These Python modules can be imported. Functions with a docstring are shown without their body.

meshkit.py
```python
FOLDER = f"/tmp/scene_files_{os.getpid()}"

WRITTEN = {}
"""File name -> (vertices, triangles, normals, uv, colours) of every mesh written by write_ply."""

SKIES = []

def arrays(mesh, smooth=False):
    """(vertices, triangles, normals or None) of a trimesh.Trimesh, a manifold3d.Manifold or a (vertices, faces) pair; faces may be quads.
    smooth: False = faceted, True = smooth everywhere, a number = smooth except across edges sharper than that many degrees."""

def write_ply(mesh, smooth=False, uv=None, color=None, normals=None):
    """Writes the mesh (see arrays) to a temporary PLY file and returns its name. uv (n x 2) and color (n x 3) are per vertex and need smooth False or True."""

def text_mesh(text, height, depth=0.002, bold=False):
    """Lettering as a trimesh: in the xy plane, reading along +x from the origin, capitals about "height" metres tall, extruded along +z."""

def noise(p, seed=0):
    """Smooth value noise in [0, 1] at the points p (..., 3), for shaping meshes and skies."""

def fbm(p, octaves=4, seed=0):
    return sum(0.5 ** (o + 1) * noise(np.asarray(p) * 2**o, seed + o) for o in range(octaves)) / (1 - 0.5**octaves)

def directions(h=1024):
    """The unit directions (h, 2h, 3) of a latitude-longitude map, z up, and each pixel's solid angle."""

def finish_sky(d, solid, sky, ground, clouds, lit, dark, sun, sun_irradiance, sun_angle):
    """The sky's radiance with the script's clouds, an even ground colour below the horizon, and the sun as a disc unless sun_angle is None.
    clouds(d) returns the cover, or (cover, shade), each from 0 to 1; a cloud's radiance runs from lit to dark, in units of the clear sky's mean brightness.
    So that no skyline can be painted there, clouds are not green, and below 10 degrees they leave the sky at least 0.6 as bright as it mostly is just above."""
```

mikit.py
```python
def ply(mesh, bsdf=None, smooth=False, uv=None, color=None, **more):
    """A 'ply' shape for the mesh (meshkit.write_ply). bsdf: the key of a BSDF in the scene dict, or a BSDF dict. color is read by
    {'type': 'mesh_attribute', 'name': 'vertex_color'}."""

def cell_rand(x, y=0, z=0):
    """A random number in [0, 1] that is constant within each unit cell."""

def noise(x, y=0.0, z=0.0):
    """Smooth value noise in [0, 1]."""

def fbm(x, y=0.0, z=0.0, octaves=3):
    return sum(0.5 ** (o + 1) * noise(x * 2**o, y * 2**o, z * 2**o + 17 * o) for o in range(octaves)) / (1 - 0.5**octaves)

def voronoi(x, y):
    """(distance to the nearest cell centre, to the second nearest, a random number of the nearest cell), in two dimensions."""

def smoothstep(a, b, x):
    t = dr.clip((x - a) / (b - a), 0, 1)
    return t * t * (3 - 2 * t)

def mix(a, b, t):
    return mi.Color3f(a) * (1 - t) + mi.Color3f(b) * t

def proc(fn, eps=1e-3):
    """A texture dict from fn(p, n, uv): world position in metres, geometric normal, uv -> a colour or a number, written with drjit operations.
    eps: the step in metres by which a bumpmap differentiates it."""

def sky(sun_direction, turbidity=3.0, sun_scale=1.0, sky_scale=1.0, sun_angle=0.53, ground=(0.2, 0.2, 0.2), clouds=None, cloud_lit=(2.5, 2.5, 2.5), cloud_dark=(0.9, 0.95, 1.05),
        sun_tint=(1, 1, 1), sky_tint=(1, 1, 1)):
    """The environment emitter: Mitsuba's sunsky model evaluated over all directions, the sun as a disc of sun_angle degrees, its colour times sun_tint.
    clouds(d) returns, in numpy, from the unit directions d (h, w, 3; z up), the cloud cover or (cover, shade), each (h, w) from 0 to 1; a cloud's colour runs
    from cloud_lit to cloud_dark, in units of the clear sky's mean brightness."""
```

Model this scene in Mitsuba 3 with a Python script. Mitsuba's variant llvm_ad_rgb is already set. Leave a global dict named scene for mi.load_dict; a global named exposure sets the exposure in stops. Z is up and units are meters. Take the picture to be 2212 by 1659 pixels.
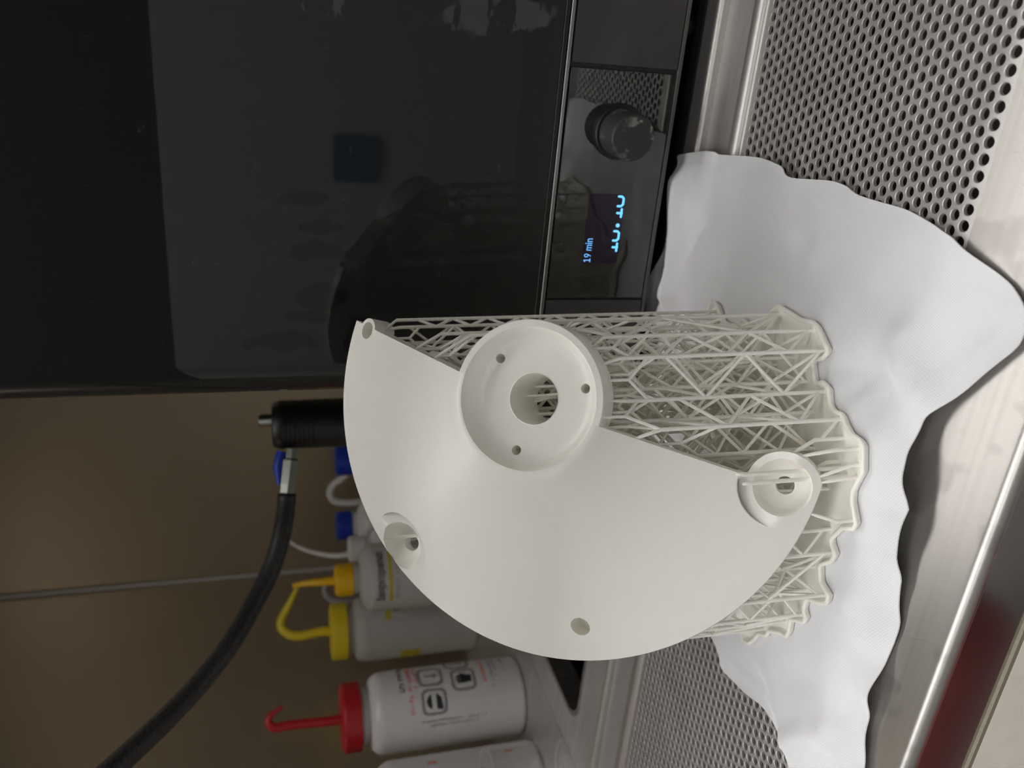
import math, random
import numpy as np, trimesh, shapely, manifold3d as m3
import shapely.geometry as sg
from scipy.spatial import Delaunay
import drjit as dr
import mitsuba as mi
import mikit, meshkit
from mikit import proc, noise, fbm, smoothstep, mix

random.seed(7); np.random.seed(7)
T = mi.ScalarTransform4f
PI = math.pi
scene, labels = {}, {}

# ------------------------------------------------------------------ camera
# the phone was turned on its side: the left of the picture is up in the world (z), its top is the world's right (x)
EYE = np.array([-0.01368, -0.40979, 0.24816])
RIGHT = np.array([0.9125793, 0.4077356, -0.0308326])
FWD = np.array([-0.3995435, 0.8731217, -0.2793268])
scene['camera'] = {'type': 'thinlens', 'fov': math.degrees(2 * math.atan(1106 / 1850)), 'fov_axis': 'x',
                   'to_world': T().look_at(origin=EYE.tolist(), target=(EYE + FWD).tolist(), up=RIGHT.tolist()),
                   'aperture_radius': 0.0012, 'focus_distance': 0.375, 'near_clip': 0.01, 'far_clip': 50.0}
exposure = -0.06

# ------------------------------------------------------------------ lights: ceiling panels of the lab, in front of the cabinet
LIGHT = (6.9, 6.8, 6.7)
HOOD = (6.6, 6.4, 6.2)                                # unseen lamp added under the cabinet's ceiling for overhead light
LAMPS = [(-1.25, -1.05), (0.35, -1.05), (-1.25, -2.3), (0.35, -2.3), (-2.25, -.45)]  # the last one is added near the left wall to brighten it


# ------------------------------------------------------------------ helpers
def ref(k): return {'type': 'ref', 'id': k}


def key_for(name, parent=None):
    base = name if parent is None else parent + '__' + name
    if base not in scene and base not in labels and base not in used: k = base
    else:
        n = 1
        while f'{base}_{n:03d}' in used: n += 1
        k = f'{base}_{n:03d}'
    used.add(k)
    return k


used = set()


def obj(name, mesh, mat, parent=None, smooth=30, **more):
    k = key_for(name, parent)
    scene[k] = mikit.ply(mesh, mat, smooth=smooth, **more)
    return k


def thing(name, label, cat, group=None):
    k = key_for(name)
    labels[k] = {'label': label, 'category': cat}
    if group: labels[k]['group'] = group
    return k


def tag(k, label, cat=None, group=None, kind=None):
    labels[k] = {'label': label}
    if cat: labels[k]['category'] = cat
    if group: labels[k]['group'] = group
    if kind: labels[k]['kind'] = kind


def struct(name, mesh, mat, label, smooth=False):
    k = obj(name, mesh, mat, smooth=smooth)
    labels[k] = {'label': label, 'kind': 'structure', 'category': 'structure'}
    return k


def box(x0, x1, y0, y1, z0, z1, r=0.0):
    if r <= 0:
        b = trimesh.creation.box((x1 - x0, y1 - y0, z1 - z0)); b.apply_translation(((x0 + x1) / 2, (y0 + y1) / 2, (z0 + z1) / 2)); return b
    s = m3.Manifold.sphere(r, 16)
    pts = [s.translate((x, y, z)) for x in (x0 + r, x1 - r) for y in (y0 + r, y1 - r) for z in (z0 + r, z1 - r)]
    return tm(m3.Manifold.batch_hull(pts))


def tm(man):
    m = man.to_mesh()
    return trimesh.Trimesh(np.asarray(m.vert_properties[:, :3], float), np.asarray(m.tri_verts), process=False)


def cat(ms): return trimesh.util.concatenate(ms)


def lathe(prof, sides=64):
    """profile (r, z) around z; the ends are closed where r = 0"""
    p = np.asarray(prof, float); n = len(p)
    a = np.arange(sides) * 2 * PI / sides
    v = np.stack([p[:, None, 0] * np.cos(a), p[:, None, 0] * np.sin(a), np.repeat(p[:, 1:2], sides, 1)], -1).reshape(-1, 3)
    i, j = np.meshgrid(np.arange(n - 1), np.arange(sides), indexing='ij')
    q = np.stack([i * sides + j, i * sides + (j + 1) % sides, (i + 1) * sides + (j + 1) % sides, (i + 1) * sides + j], -1).reshape(-1, 4)
    f = np.vstack([q[:, [0, 1, 2]], q[:, [0, 2, 3]]])
    m = trimesh.Trimesh(v, f, process=False); m.merge_vertices(); m.update_faces(m.nondegenerate_faces()); return m


def tube(points, radii, sides=10, smooth_n=0, caps=True):
    p = np.asarray(points, float); r = np.broadcast_to(np.asarray(radii, float), (len(p),)).copy()
    if smooth_n:
        from scipy.interpolate import CubicSpline
        s = np.r_[0, np.cumsum(np.linalg.norm(np.diff(p, axis=0), axis=1))]
        u = np.linspace(0, s[-1], smooth_n)
        p, r = CubicSpline(s, p)(u), np.interp(u, s, r)
    t = np.gradient(p, axis=0); t /= np.linalg.norm(t, axis=1, keepdims=True) + 1e-12
    a = np.cross(t[0], [0, 0, 1.0] if abs(t[0][2]) < .9 else [1.0, 0, 0]); a /= np.linalg.norm(a)
    A = []
    for k in range(len(p)):
        a = a - t[k] * (a @ t[k]); a /= np.linalg.norm(a); A.append(a)
    A = np.array(A); B = np.cross(t, A); ang = np.arange(sides) * 2 * PI / sides
    v = p[:, None] + r[:, None, None] * (np.cos(ang)[None, :, None] * A[:, None] + np.sin(ang)[None, :, None] * B[:, None])
    i, j = np.meshgrid(np.arange(len(p) - 1), np.arange(sides), indexing='ij')
    q = np.stack([i * sides + j, i * sides + (j + 1) % sides, (i + 1) * sides + (j + 1) % sides, (i + 1) * sides + j], -1).reshape(-1, 4)
    f = [q[:, [0, 1, 2]], q[:, [0, 2, 3]]]; v = v.reshape(-1, 3)
    if caps:
        c0, c1 = len(v), len(v) + 1; v = np.vstack([v, p[:1], p[-1:]]); k = np.arange(sides); e = (len(p) - 1) * sides
        f += [np.stack([np.full(sides, c0), (k + 1) % sides, k], 1), np.stack([np.full(sides, c1), e + k, e + (k + 1) % sides], 1)]
    return trimesh.Trimesh(v, np.vstack(f), process=False)


def extrude_x(prof, x0, x1, nx=1):
    """open profile (y, z) swept along x; the visible side has the outward normal for profiles running front to back"""
    p = np.asarray(prof, float); xs = np.linspace(x0, x1, nx + 1); n = len(p)
    v = np.stack([np.repeat(xs, n), np.tile(p[:, 0], nx + 1), np.tile(p[:, 1], nx + 1)], 1)
    i, j = np.meshgrid(np.arange(nx), np.arange(n - 1), indexing='ij')
    q = np.stack([i * n + j, (i + 1) * n + j, (i + 1) * n + j + 1, i * n + j + 1], -1).reshape(-1, 4)
    return trimesh.Trimesh(v, np.vstack([q[:, [0, 1, 2]], q[:, [0, 2, 3]]]), process=False)


def extrude(poly, z0, z1):
    ms = []
    for g in getattr(poly, 'geoms', [poly]):
        m = trimesh.creation.extrude_polygon(g, z1 - z0, engine='earcut'); m.apply_translation((0, 0, z0)); ms.append(m)
    return cat(ms)


def place(mesh, M):
    m = mesh.copy(); m.apply_transform(M); return m


def frame(o, ex, ey, ez):
    M = np.eye(4); M[:3, 0], M[:3, 1], M[:3, 2], M[:3, 3] = ex, ey, ez, o; return M


def onto_cylinder(mesh, r, cx, cy, ang, z):
    """flat mesh (x right, y up, z out) wrapped on a vertical cylinder whose label centre looks towards angle ang"""
    m = mesh.copy(); v = m.vertices.copy()
    th = ang + v[:, 0] / r
    rr = r + v[:, 2]
    m.vertices = np.stack([cx + rr * np.cos(th), cy + rr * np.sin(th), z + v[:, 1]], 1)
    return m


def finer(mesh, e=0.003):
    v, f = trimesh.remesh.subdivide_to_size(mesh.vertices, mesh.faces, e, max_iter=12)
    return trimesh.Trimesh(v, f, process=False)


# ------------------------------------------------------------------ materials
def bsdf(k, d): scene[k] = d


def pr(color, rough=.5, metal=0., **more):
    c = color if isinstance(color, dict) else {'type': 'rgb', 'value': list(color)}
    return {'type': 'twosided', 'bsdf': {'type': 'principled', 'base_color': c, 'roughness': rough, 'metallic': metal, **more}}


def brushed(p, n, uv):
    s = fbm(p.x * 9, p.y * 900, p.z * 900, 2)
    w = fbm(p.x * 14, p.y * 40, p.z * 40, 3)
    return mix((.50, .485, .475), (.64, .62, .605), s) * (0.86 + .28 * w)


def brushed_rough(p, n, uv):
    return .34 + .12 * fbm(p.x * 12, p.y * 700, p.z * 700, 2) + .08 * fbm(p.x * 30, p.y * 60, p.z * 60, 2)


def plate_col(p, n, uv):
    w = fbm(p.x * 60, p.y * 60, p.z * 60, 3)
    return mix((.54, .525, .51), (.66, .645, .625), w)


def sill_col(p, n, uv):
    s = fbm(p.x * 8, p.y * 500, p.z * 500, 2)
    st = smoothstep(.60, .72, fbm(p.x * 55 + 3, p.y * 70, 0., 3))
    # hair scratches running across
    sc = smoothstep(.965, .99, noise(p.x * 900 + 40 * noise(p.x * 20, p.y * 20), p.y * 60)) * .25
    return mix((.385, .37, .35), (.45, .435, .41), s) * (1 - .16 * st) * (1 - sc)


def wallsteel(p, n, uv):
    w = fbm(p.x * 3.1, p.y * 3.1, p.z * 3.7, 3)
    return mix((.40, .34, .25), (.53, .455, .35), w)


def wr(p, n, uv): return .27 + .08 * fbm(p.x * 4, p.y * 4, p.z * 5, 2)


bsdf('m_work', {'type': 'twosided', 'bsdf': {'type': 'principled', 'base_color': proc(brushed), 'roughness': proc(brushed_rough), 'metallic': .7}})
bsdf('m_plate', {'type': 'twosided', 'bsdf': {'type': 'principled', 'base_color': proc(plate_col), 'roughness': .5, 'metallic': .75}})
bsdf('m_sill', {'type': 'twosided', 'bsdf': {'type': 'principled', 'base_color': proc(sill_col), 'roughness': .33, 'metallic': .92}})
bsdf('m_wall', {'type': 'twosided', 'bsdf': {'type': 'principled', 'base_color': proc(wallsteel), 'roughness': proc(wr), 'metallic': .7}})
bsdf('m_face', pr((.52, .50, .48), .14, 1.0))
bsdf('m_fold', pr((.56, .545, .52), .45, .9))
bsdf('m_bead', pr((.42, .40, .38), .5))
bsdf('m_dark', pr((.02, .02, .022), .6))
bsdf('m_plenum', pr((.05, .048, .046), .6))
bsdf('m_room', pr((.50, .50, .49), .8))
bsdf('m_roomdark', pr((.10, .10, .10), .7))
bsdf('m_roomfloor', pr((.22, .215, .21), .6))
bsdf('m_blue', pr((.05, .10, .24), .6))
bsdf('m_maroon', pr((.16, .022, .025), .8))
bsdf('m_fascia', pr((.10, .10, .10), .55))


def apron_col(p, n, uv):
    w = fbm(p.x * 90, p.y * 90, p.z * 90, 3)
    return mix((.62, .58, .50), (.70, .66, .575), w)


bsdf('m_apron', pr(proc(apron_col), .5))
bsdf('m_apron_edge', pr((.17, .15, .11), .5))


def resin_col(p, n, uv):
    w = fbm(p.x * 25, p.y * 25, p.z * 25, 3)
    return mix((.82, .808, .755), (.85, .84, .79), w)


bsdf('m_resin', {'type': 'twosided', 'bsdf': {'type': 'principled', 'base_color': proc(resin_col), 'roughness': .33, 'specular': .5}})
bsdf('m_strut', pr((.82, .81, .75), .4))


def weave(p):
    k = 2 * PI / .00115
    u, v = p.x * .94 + p.y * .34, -p.x * .34 + p.y * .94
    return .5 + .5 * dr.sin(k * u) * dr.sin(k * v)


def cloth_col(p, n, uv):
    return mix((.62, .625, .64), (.74, .745, .765), weave(p))


bsdf('m_cloth', {'type': 'twosided', 'bsdf': {'type': 'bumpmap', 'arbitrary': {**proc(lambda p, n, uv: weave(p), eps=1e-4)}, 'scale': .00010,
                 'bsdf': {'type': 'principled', 'base_color': proc(cloth_col), 'roughness': .8, 'sheen': .3}}})


def blob(p, x, z, rx, rz, t=0.):
    c, s = math.cos(t), math.sin(t); w = .5 * (noise(p.x * 160, p.z * 160) - .5)
    u, v = ((p.x - x) * c + (p.z - z) * s) / rx, (-(p.x - x) * s + (p.z - z) * c) / rz
    return 1 - smoothstep(.85, 1.05, dr.sqrt(u * u + v * v) + w)


def door_col(p, n, uv):
    dust = fbm(p.x * 5, p.z * 5, 3.3, 4)
    a = smoothstep(.50, .56, fbm(p.x * 60 + 7, p.z * 150, 1., 4))
    dried = a * dr.maximum(blob(p, -0.01733, 0.12563, .010, .030, .1), dr.maximum(blob(p, -0.02068, 0.20785, .006, .016), blob(p, -0.00825, 0.16865, .004, .03)))
    specks = smoothstep(.965, .985, noise(p.x * 330, p.z * 330)) * .03
    prints = 0.
    for x, z, rx, rz in ((-0.17079, 0.21454, .008, .016), (-0.1966, 0.23653, .007, .022), (-0.19373, 0.19255, .014, .010), (-0.14402, 0.21741, .006, .018), (-0.11533, 0.22315, .005, .014), (-0.13063, 0.2155, .004, .011), (-0.18226, 0.22315, .004, .012)):
        prints = dr.maximum(prints, blob(p, x, z, rx, rz))
    base = mix((.0175, .0205, .0205), (.0300, .0345, .0342), dust) * (1 - .55 * prints)
    return base + mi.Color3f(.075) * dried + mi.Color3f(specks)


def panel_col(p, n, uv):
    d = fbm(p.x * 120, p.z * 120, 0., 3)
    return mix((.010, .010, .010), (.018, .0175, .017), d)


bsdf('m_door', {'type': 'plastic', 'diffuse_reflectance': proc(door_col), 'int_ior': 1.5})
bsdf('m_gloss', {'type': 'plastic', 'diffuse_reflectance': proc(panel_col), 'int_ior': 1.95})


def matte_col(p, n, uv):
    d = fbm(p.x * 60, p.z * 90, 2., 4)
    return mix((.040, .038, .038), (.058, .055, .055), d)


bsdf('m_matte', pr(proc(matte_col), .45))
bsdf('m_black', pr((.008, .008, .008), .4))
bsdf('m_shade_sheet', pr((.006, .006, .006), .9))  # shade colour for the sheet below the curing station
bsdf('m_trim', pr((.30, .30, .30), .3, 1.0))
bsdf('m_edge', pr((.09, .088, .085), .35))


def knob_col(p, n, uv):
    q = smoothstep(.58, .70, fbm(p.x * 190 + 3, p.z * 150, p.y * 100, 4))
    lower = smoothstep(.058, .044, p.z)
    return mix((.030, .030, .030), (.30, .30, .29), q * (.15 + .85 * lower))


bsdf('m_knob', pr(proc(knob_col), .5))
bsdf('m_screen', {'type': 'plastic', 'diffuse_reflectance': {'type': 'rgb', 'value': [.022, .014, .034]}, 'int_ior': 1.5})


def white_plastic(c, rough=.35): return pr(c, rough)


bsdf('m_ldpe', pr((.70, .69, .69), .35))
bsdf('m_clearpe', {'type': 'principledthin', 'base_color': {'type': 'rgb', 'value': [.78, .78, .76]}, 'roughness': .35, 'spec_trans': .25, 'diff_trans': .6})
bsdf('m_redcap', pr((.42, .012, .018), .4))
bsdf('m_redcap_dark', pr((.16, .010, .018), .45))
bsdf('m_yellow', pr((.72, .56, .02), .4))
bsdf('m_orange', pr((.75, .43, .005), .4))
bsdf('m_bluecap', pr((.006, .035, .36), .4))
bsdf('m_whitetube', pr((.66, .64, .63), .4))
bsdf('m_greytube', pr((.34, .32, .32), .4))
bsdf('m_ink', pr((.02, .02, .022), .6))
bsdf('m_inkred', pr((.72, .06, .06), .6))
bsdf('m_inkgrey', pr((.25, .24, .26), .6))
bsdf('m_inkyellow', pr((.48, .42, .03), .6))
bsdf('m_label', pr((.74, .73, .73), .5))
bsdf('m_steel', pr((.55, .55, .53), .25, 1.0))
bsdf('m_fitting', pr((.17, .18, .16), .35, 1.0))


def hose_col(p, n, uv):
    return mix((.012, .012, .012), (.045, .045, .045), noise(p.x * 900, p.y * 900, p.z * 900))


bsdf('m_hose', pr(proc(hose_col), .45))
bsdf('m_clear', {'type': 'thindielectric', 'int_ior': 1.6})
bsdf('m_clear_rim', {'type': 'principledthin', 'base_color': {'type': 'rgb', 'value': [.85, .85, .85]}, 'roughness': .15, 'spec_trans': .55, 'diff_trans': .8})
bsdf('m_drop', {'type': 'dielectric', 'int_ior': 1.33})

# ------------------------------------------------------------------ the setting
WX, WY, LEDGE = -.82, .695, -.006                       # left wall, back wall, low floor of the cabinet
XR = .50
struct('wall_left', box(WX - .01, WX, -.262, WY + .01, -.08, .80), 'm_wall', 'brownish stainless left wall of the cabinet')
struct('wall_back', box(WX, XR, WY, WY + .01, -.08, .80), 'm_wall', 'brownish stainless back wall of the cabinet')
struct('wall_right', box(XR, XR + .01, -.262, WY + .01, -.08, .80), 'm_wall', 'stainless right wall of the cabinet')
struct('ceiling', box(WX - .01, XR + .01, -.275, WY + .01, .80, .81), 'm_fascia', 'cabinet ceiling')
struct('trim_1', tube([(WX + .002, WY - .002, -.02), (WX + .002, WY - .002, .80)], .0035, 8), 'm_bead', 'grey sealant bead in the corner of the cabinet walls', smooth=True)
struct('trim_2', box(WX - .05, XR + .05, -.275, -.262, .327, 1.75), 'm_fascia', 'dark front panel of the cabinet above the work opening')

# work tray with its rounded front edge and square lift opening near the front left corner
def tray_prof():
    a = np.linspace(0, PI / 2, 7)
    return [(.0559, LEDGE)] + [(.0559 + .0035 - .0035 * math.cos(t), -.0035 + .0035 * math.sin(t)) for t in a]
hole = sg.box(-.545, .118, -.45, .20).buffer(.021, 16)
top = sg.box(-.604, .0594, XR, WY).difference(hole)
tray = thing('work_tray', 'brushed stainless work tray with a rounded front edge and a lift opening', 'tray')
pl = extrude(top, -.002, 0.0)
obj('plate', pl, 'm_work', tray, smooth=False)
obj('front_edge', extrude_x(tray_prof(), -.604, XR), 'm_fold', tray)
ringo = sg.box(-.545, .118, -.45, .20).buffer(.0245, 16).difference(hole)
obj('opening_rim', cat([extrude(ringo, 0.0, .0006), extrude(hole.buffer(.0004).difference(hole.buffer(-.001)), -.02, .0004)]), 'm_sill', tray, smooth=False)
obj('side_edge', box(-.6055, -.604, .0594, WY, LEDGE, 0.0), 'm_sill', tray, smooth=False)
base = sg.box(WX, .017, XR, WY).difference(sg.box(-.60, .075, -.40, .25))
struct('floor', extrude(base, LEDGE - .002, LEDGE), 'm_work', 'brushed stainless floor of the cabinet')
obj('sump', cat([box(-.61, -.39, .07, .26, -.075, -.07), box(-.61, -.605, .07, .26, -.075, LEDGE - .002), box(-.395, -.39, .07, .26, -.075, LEDGE - .002), box(-.61, -.39, .255, .26, -.075, LEDGE - .002), box(-.61, -.39, .07, .075, -.075, LEDGE - .002)]), 'm_plenum', tray, smooth=False)

# perforated front grille: every hole is cut, with a rounded lip
P = .006; BY, BR, BA = -.1505, .030, math.radians(13.5)
def bend(v):
    """the sheet turns down along an arc in front of BY, then runs on straight"""
    v = v.copy(); s = BY - v[:, 1]; m = s > 0; z = v[:, 2].copy()
    th = np.clip(s / BR, 0, BA); rest = np.maximum(s - BR * BA, 0)
    yy = BY - (BR * np.sin(th) + rest * math.cos(BA)); zz = -(BR * (1 - np.cos(th)) + rest * math.sin(BA))
    v[m, 1] = (yy - z * np.sin(th))[m]; v[m, 2] = (zz + z * np.cos(th))[m]
    return v
def grille():
    N = 18; ang = np.radians(10 + 20 * np.arange(N))
    hexr = (P / 2) / np.cos((ang + PI / 6) % (PI / 3) - PI / 6)
    hexr = (P / 2) / np.cos(((ang + PI / 6) % (PI / 3)) - PI / 6)
    rings = [(hexr, 0.0), (np.full(N, .00236), 0.0), (np.full(N, .00210), -.00022), (np.full(N, .00201), -.0007), (np.full(N, .00201), -.0018)]
    tv = np.concatenate([np.stack([r * np.cos(ang), r * np.sin(ang), np.full(N, z)], 1) for r, z in rings])
    k = np.arange(N); tf = []
    for a in range(len(rings) - 1):
        o, i = a * N + k, (a + 1) * N + k; o2, i2 = a * N + (k + 1) % N, (a + 1) * N + (k + 1) % N
        tf += [np.stack([o, o2, i], 1), np.stack([o2, i2, i], 1)]
    tf = np.vstack(tf)
    c = np.array([(-j * P - (i % 2) * P / 2, -i * P * .8660254, 0.) for i in range(31) for j in range(-14, 112)])
    v = (c[:, None] + tv[None]).reshape(-1, 3); f = (tf[None] + (np.arange(len(c)) * len(tv))[:, None, None]).reshape(-1, 3)
    ev, ef = [], []
    for j in range(-14, 113):
        for y0, s, off in ((0., 1, 0), (-30 * P * .8660254, -1, 0)):
            x = -j * P; n = len(ev); h = P / math.sqrt(3)
            ev += [(x, y0 + s * h, 0), (x + P, y0 + s * h, 0), (x + P / 2, y0 + s * h / 2, 0)]
            ef.append((n, n + 2, n + 1) if s > 0 else (n, n + 1, n + 2))
    v = np.vstack([v, ev]); f = np.vstack([f, np.array(ef) + len(v) - len(ev)])
    return trimesh.Trimesh(bend(v), f, process=False)
gr = thing('front_grille', 'stainless front grille sheet full of round holes, bent over at its front edge', 'grille')
obj('perforated_sheet', grille(), 'm_plate', gr, smooth=35)
h = P / math.sqrt(3)
ridge = [(h, 0.0), (.0058, 0.0), (.0066, .0006)] + [(.0118 - .0052 * math.cos(t), .0006 + .0030 * math.sin(t)) for t in np.linspace(.15, PI - .3, 10)] + [(.0185, -.0025), (.0195, LEDGE - .001)]
obj('rear_fold', extrude_x(ridge, -.80, .20), 'm_fold', gr, smooth=50)
LIPY, s_end = -.2035, .0
ys = np.linspace(-30 * P * .8660254 - h, -.1995, 24)
sv = bend(np.stack([np.zeros_like(ys), ys, np.zeros_like(ys)], 1))[:, 1:]
ey, ez = sv[-1]
lip = [(ey - .0055 * math.sin(t) + .0055 * math.sin(BA), ez - .0055 * math.cos(BA) + .0055 * math.cos(t)) for t in np.linspace(BA, PI / 2 + .10, 10)]
sprof = list(map(tuple, sv)) + lip[1:] + [(lip[-1][0] + .0028, lip[-1][1] - .0305)]
obj('front_sill', extrude_x(sprof[:-1][::-1], -.80, .20), 'm_sill', gr, smooth=50)
obj('front_face', extrude_x(sprof[-3:][::-1], -.80, .20), 'm_face', gr, smooth=50)
fy, fzb = sprof[-1]
struct('trim_3', extrude_x([(fy - .0016, fzb - .0022), (fy - .0014, fzb - .0004), (fy + .004, fzb + .001)], -1.0, .5), 'm_apron_edge', 'thin tan edge strip below the steel sill')
struct('wall_front', extrude_x([(fy - .0015, fzb - .40), (fy - .0015, fzb - .0018)], -1.0, .5), 'm_apron', 'beige painted front of the cabinet below the sill')
struct('trim_4', cat([box(-.82, .21, -.196, .015, -.085, -.08), box(-.82, .21, .0145, .0165, -.085, -.007)]), 'm_plenum', 'dark air duct under the grille')

# the lab behind the camera, seen only as reflections and light
rx0, rx1, ry0, ry1, rz0, rz1 = -2.9, 2.3, -3.4, .9, -.92, 1.75
struct('wall_lab', cat([box(rx0 - .05, rx0, ry0, ry1, rz0, rz1), box(rx1, rx1 + .05, ry0, ry1, rz0, rz1), box(rx0, rx1, ry0 - .05, ry0, rz0, rz1), box(rx0, rx1, ry1, ry1 + .05, rz0, rz1)]), 'm_room', 'light grey walls of the lab')
struct('ceiling_lab', box(rx0, rx1, ry0, ry1, rz1, rz1 + .05), 'm_room', 'white lab ceiling')
struct('floor_lab', box(rx0, rx1, ry0, ry1, rz0 - .05, rz0), 'm_roomfloor', 'grey lab floor')
for i, (x, y) in enumerate(LAMPS):
    k = thing('ceiling_light', 'flat white ceiling light panel of the lab', 'light', 'ceiling lights of the lab')
    q = trimesh.Trimesh([(x - .6, y - .3, rz1 - .012), (x + .6, y - .3, rz1 - .012), (x + .6, y + .3, rz1 - .012), (x - .6, y + .3, rz1 - .012)], [(0, 2, 1), (0, 3, 2)], process=False)
    kk = obj('panel', q, 'm_room', k, smooth=False)
    scene[kk]['emitter'] = {'type': 'area', 'radiance': {'type': 'rgb', 'value': list(LIGHT)}}
    obj('frame', cat([box(x - .62, x + .62, y - .32, y - .3, rz1 - .02, rz1), box(x - .62, x + .62, y + .3, y + .32, rz1 - .02, rz1), box(x - .62, x - .6, y - .3, y + .3, rz1 - .02, rz1), box(x + .6, x + .62, y - .3, y + .3, rz1 - .02, rz1)]), 'm_room', k, smooth=False)
k = thing('added_stool', 'unseen maroon seat added for its dark red reflection in the sill', 'added_stool')  # added out of view so the sill face reflects dark red
obj('seat', box(-.98, -.42, -.80, -.34, -.38, -.27, .03), 'm_maroon', k)
obj('column', tube([(-.70, -.57, -.39), (-.70, -.57, rz0)], .03, 16), 'm_steel', k)
k = thing('added_blue_board', 'unseen dark blue board added for its reflection in the machine window', 'board')  # added out of view as a blue patch for the window to reflect
obj('board', box(-.78, -.58, -3.395, -3.37, -.28, -.08, .005), 'm_blue', k)
k = thing('added_lamp', 'unseen lamp added under the cabinet ceiling for soft overhead light', 'lamp')  # added light source, out of view
q = trimesh.Trimesh([(-.60, -.08, .786), (.30, -.08, .786), (.30, .04, .786), (-.60, .04, .786)], [(0, 2, 1), (0, 3, 2)], process=False)
kk = obj('lamp_panel', q, 'm_room', k, smooth=False)
scene[kk]['emitter'] = {'type': 'area', 'radiance': {'type': 'rgb', 'value': list(HOOD)}}
obj('housing', box(-.62, .32, -.10, .06, .787, .80), 'm_room', k, smooth=False)

# ------------------------------------------------------------------ curing station (black, glossy)
FY = .0585                                                   # its front plane
mc = thing('curing_station', 'black glossy curing station with a tinted front, display and round knob', 'machine')
def rounded_slab(x0, x1, y0, y1, z0, z1, r):
    q = sg.box(x0 + r, y0 + r, x1 - r, y1 - r).buffer(r, 24)
    return extrude(q, z0, z1)
MX0, MX1, MZ0, MZT, MZ1 = -0.23676, 0.02617, 0.01615, 0.08308, .50
obj('base', rounded_slab(MX0, MX1, FY + .0012, FY + .27, MZ0, MZT - .001, .022), 'm_black', mc, smooth=35)
obj('front_window', rounded_slab(MX0, MX1, FY, FY + .27, MZT + .0055, MZ1, .026), 'm_door', mc, smooth=35)
obj('trim_strip', box(MX0 + .02, MX1 - .02, FY - .0012, FY + .004, MZT, MZT + .0022, .0006), 'm_trim', mc)
obj('window_rail', box(MX0 + .016, MX1 - .016, FY - .0006, FY + .004, MZT + .0026, MZT + .0052, .0005), 'm_black', mc)
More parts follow.
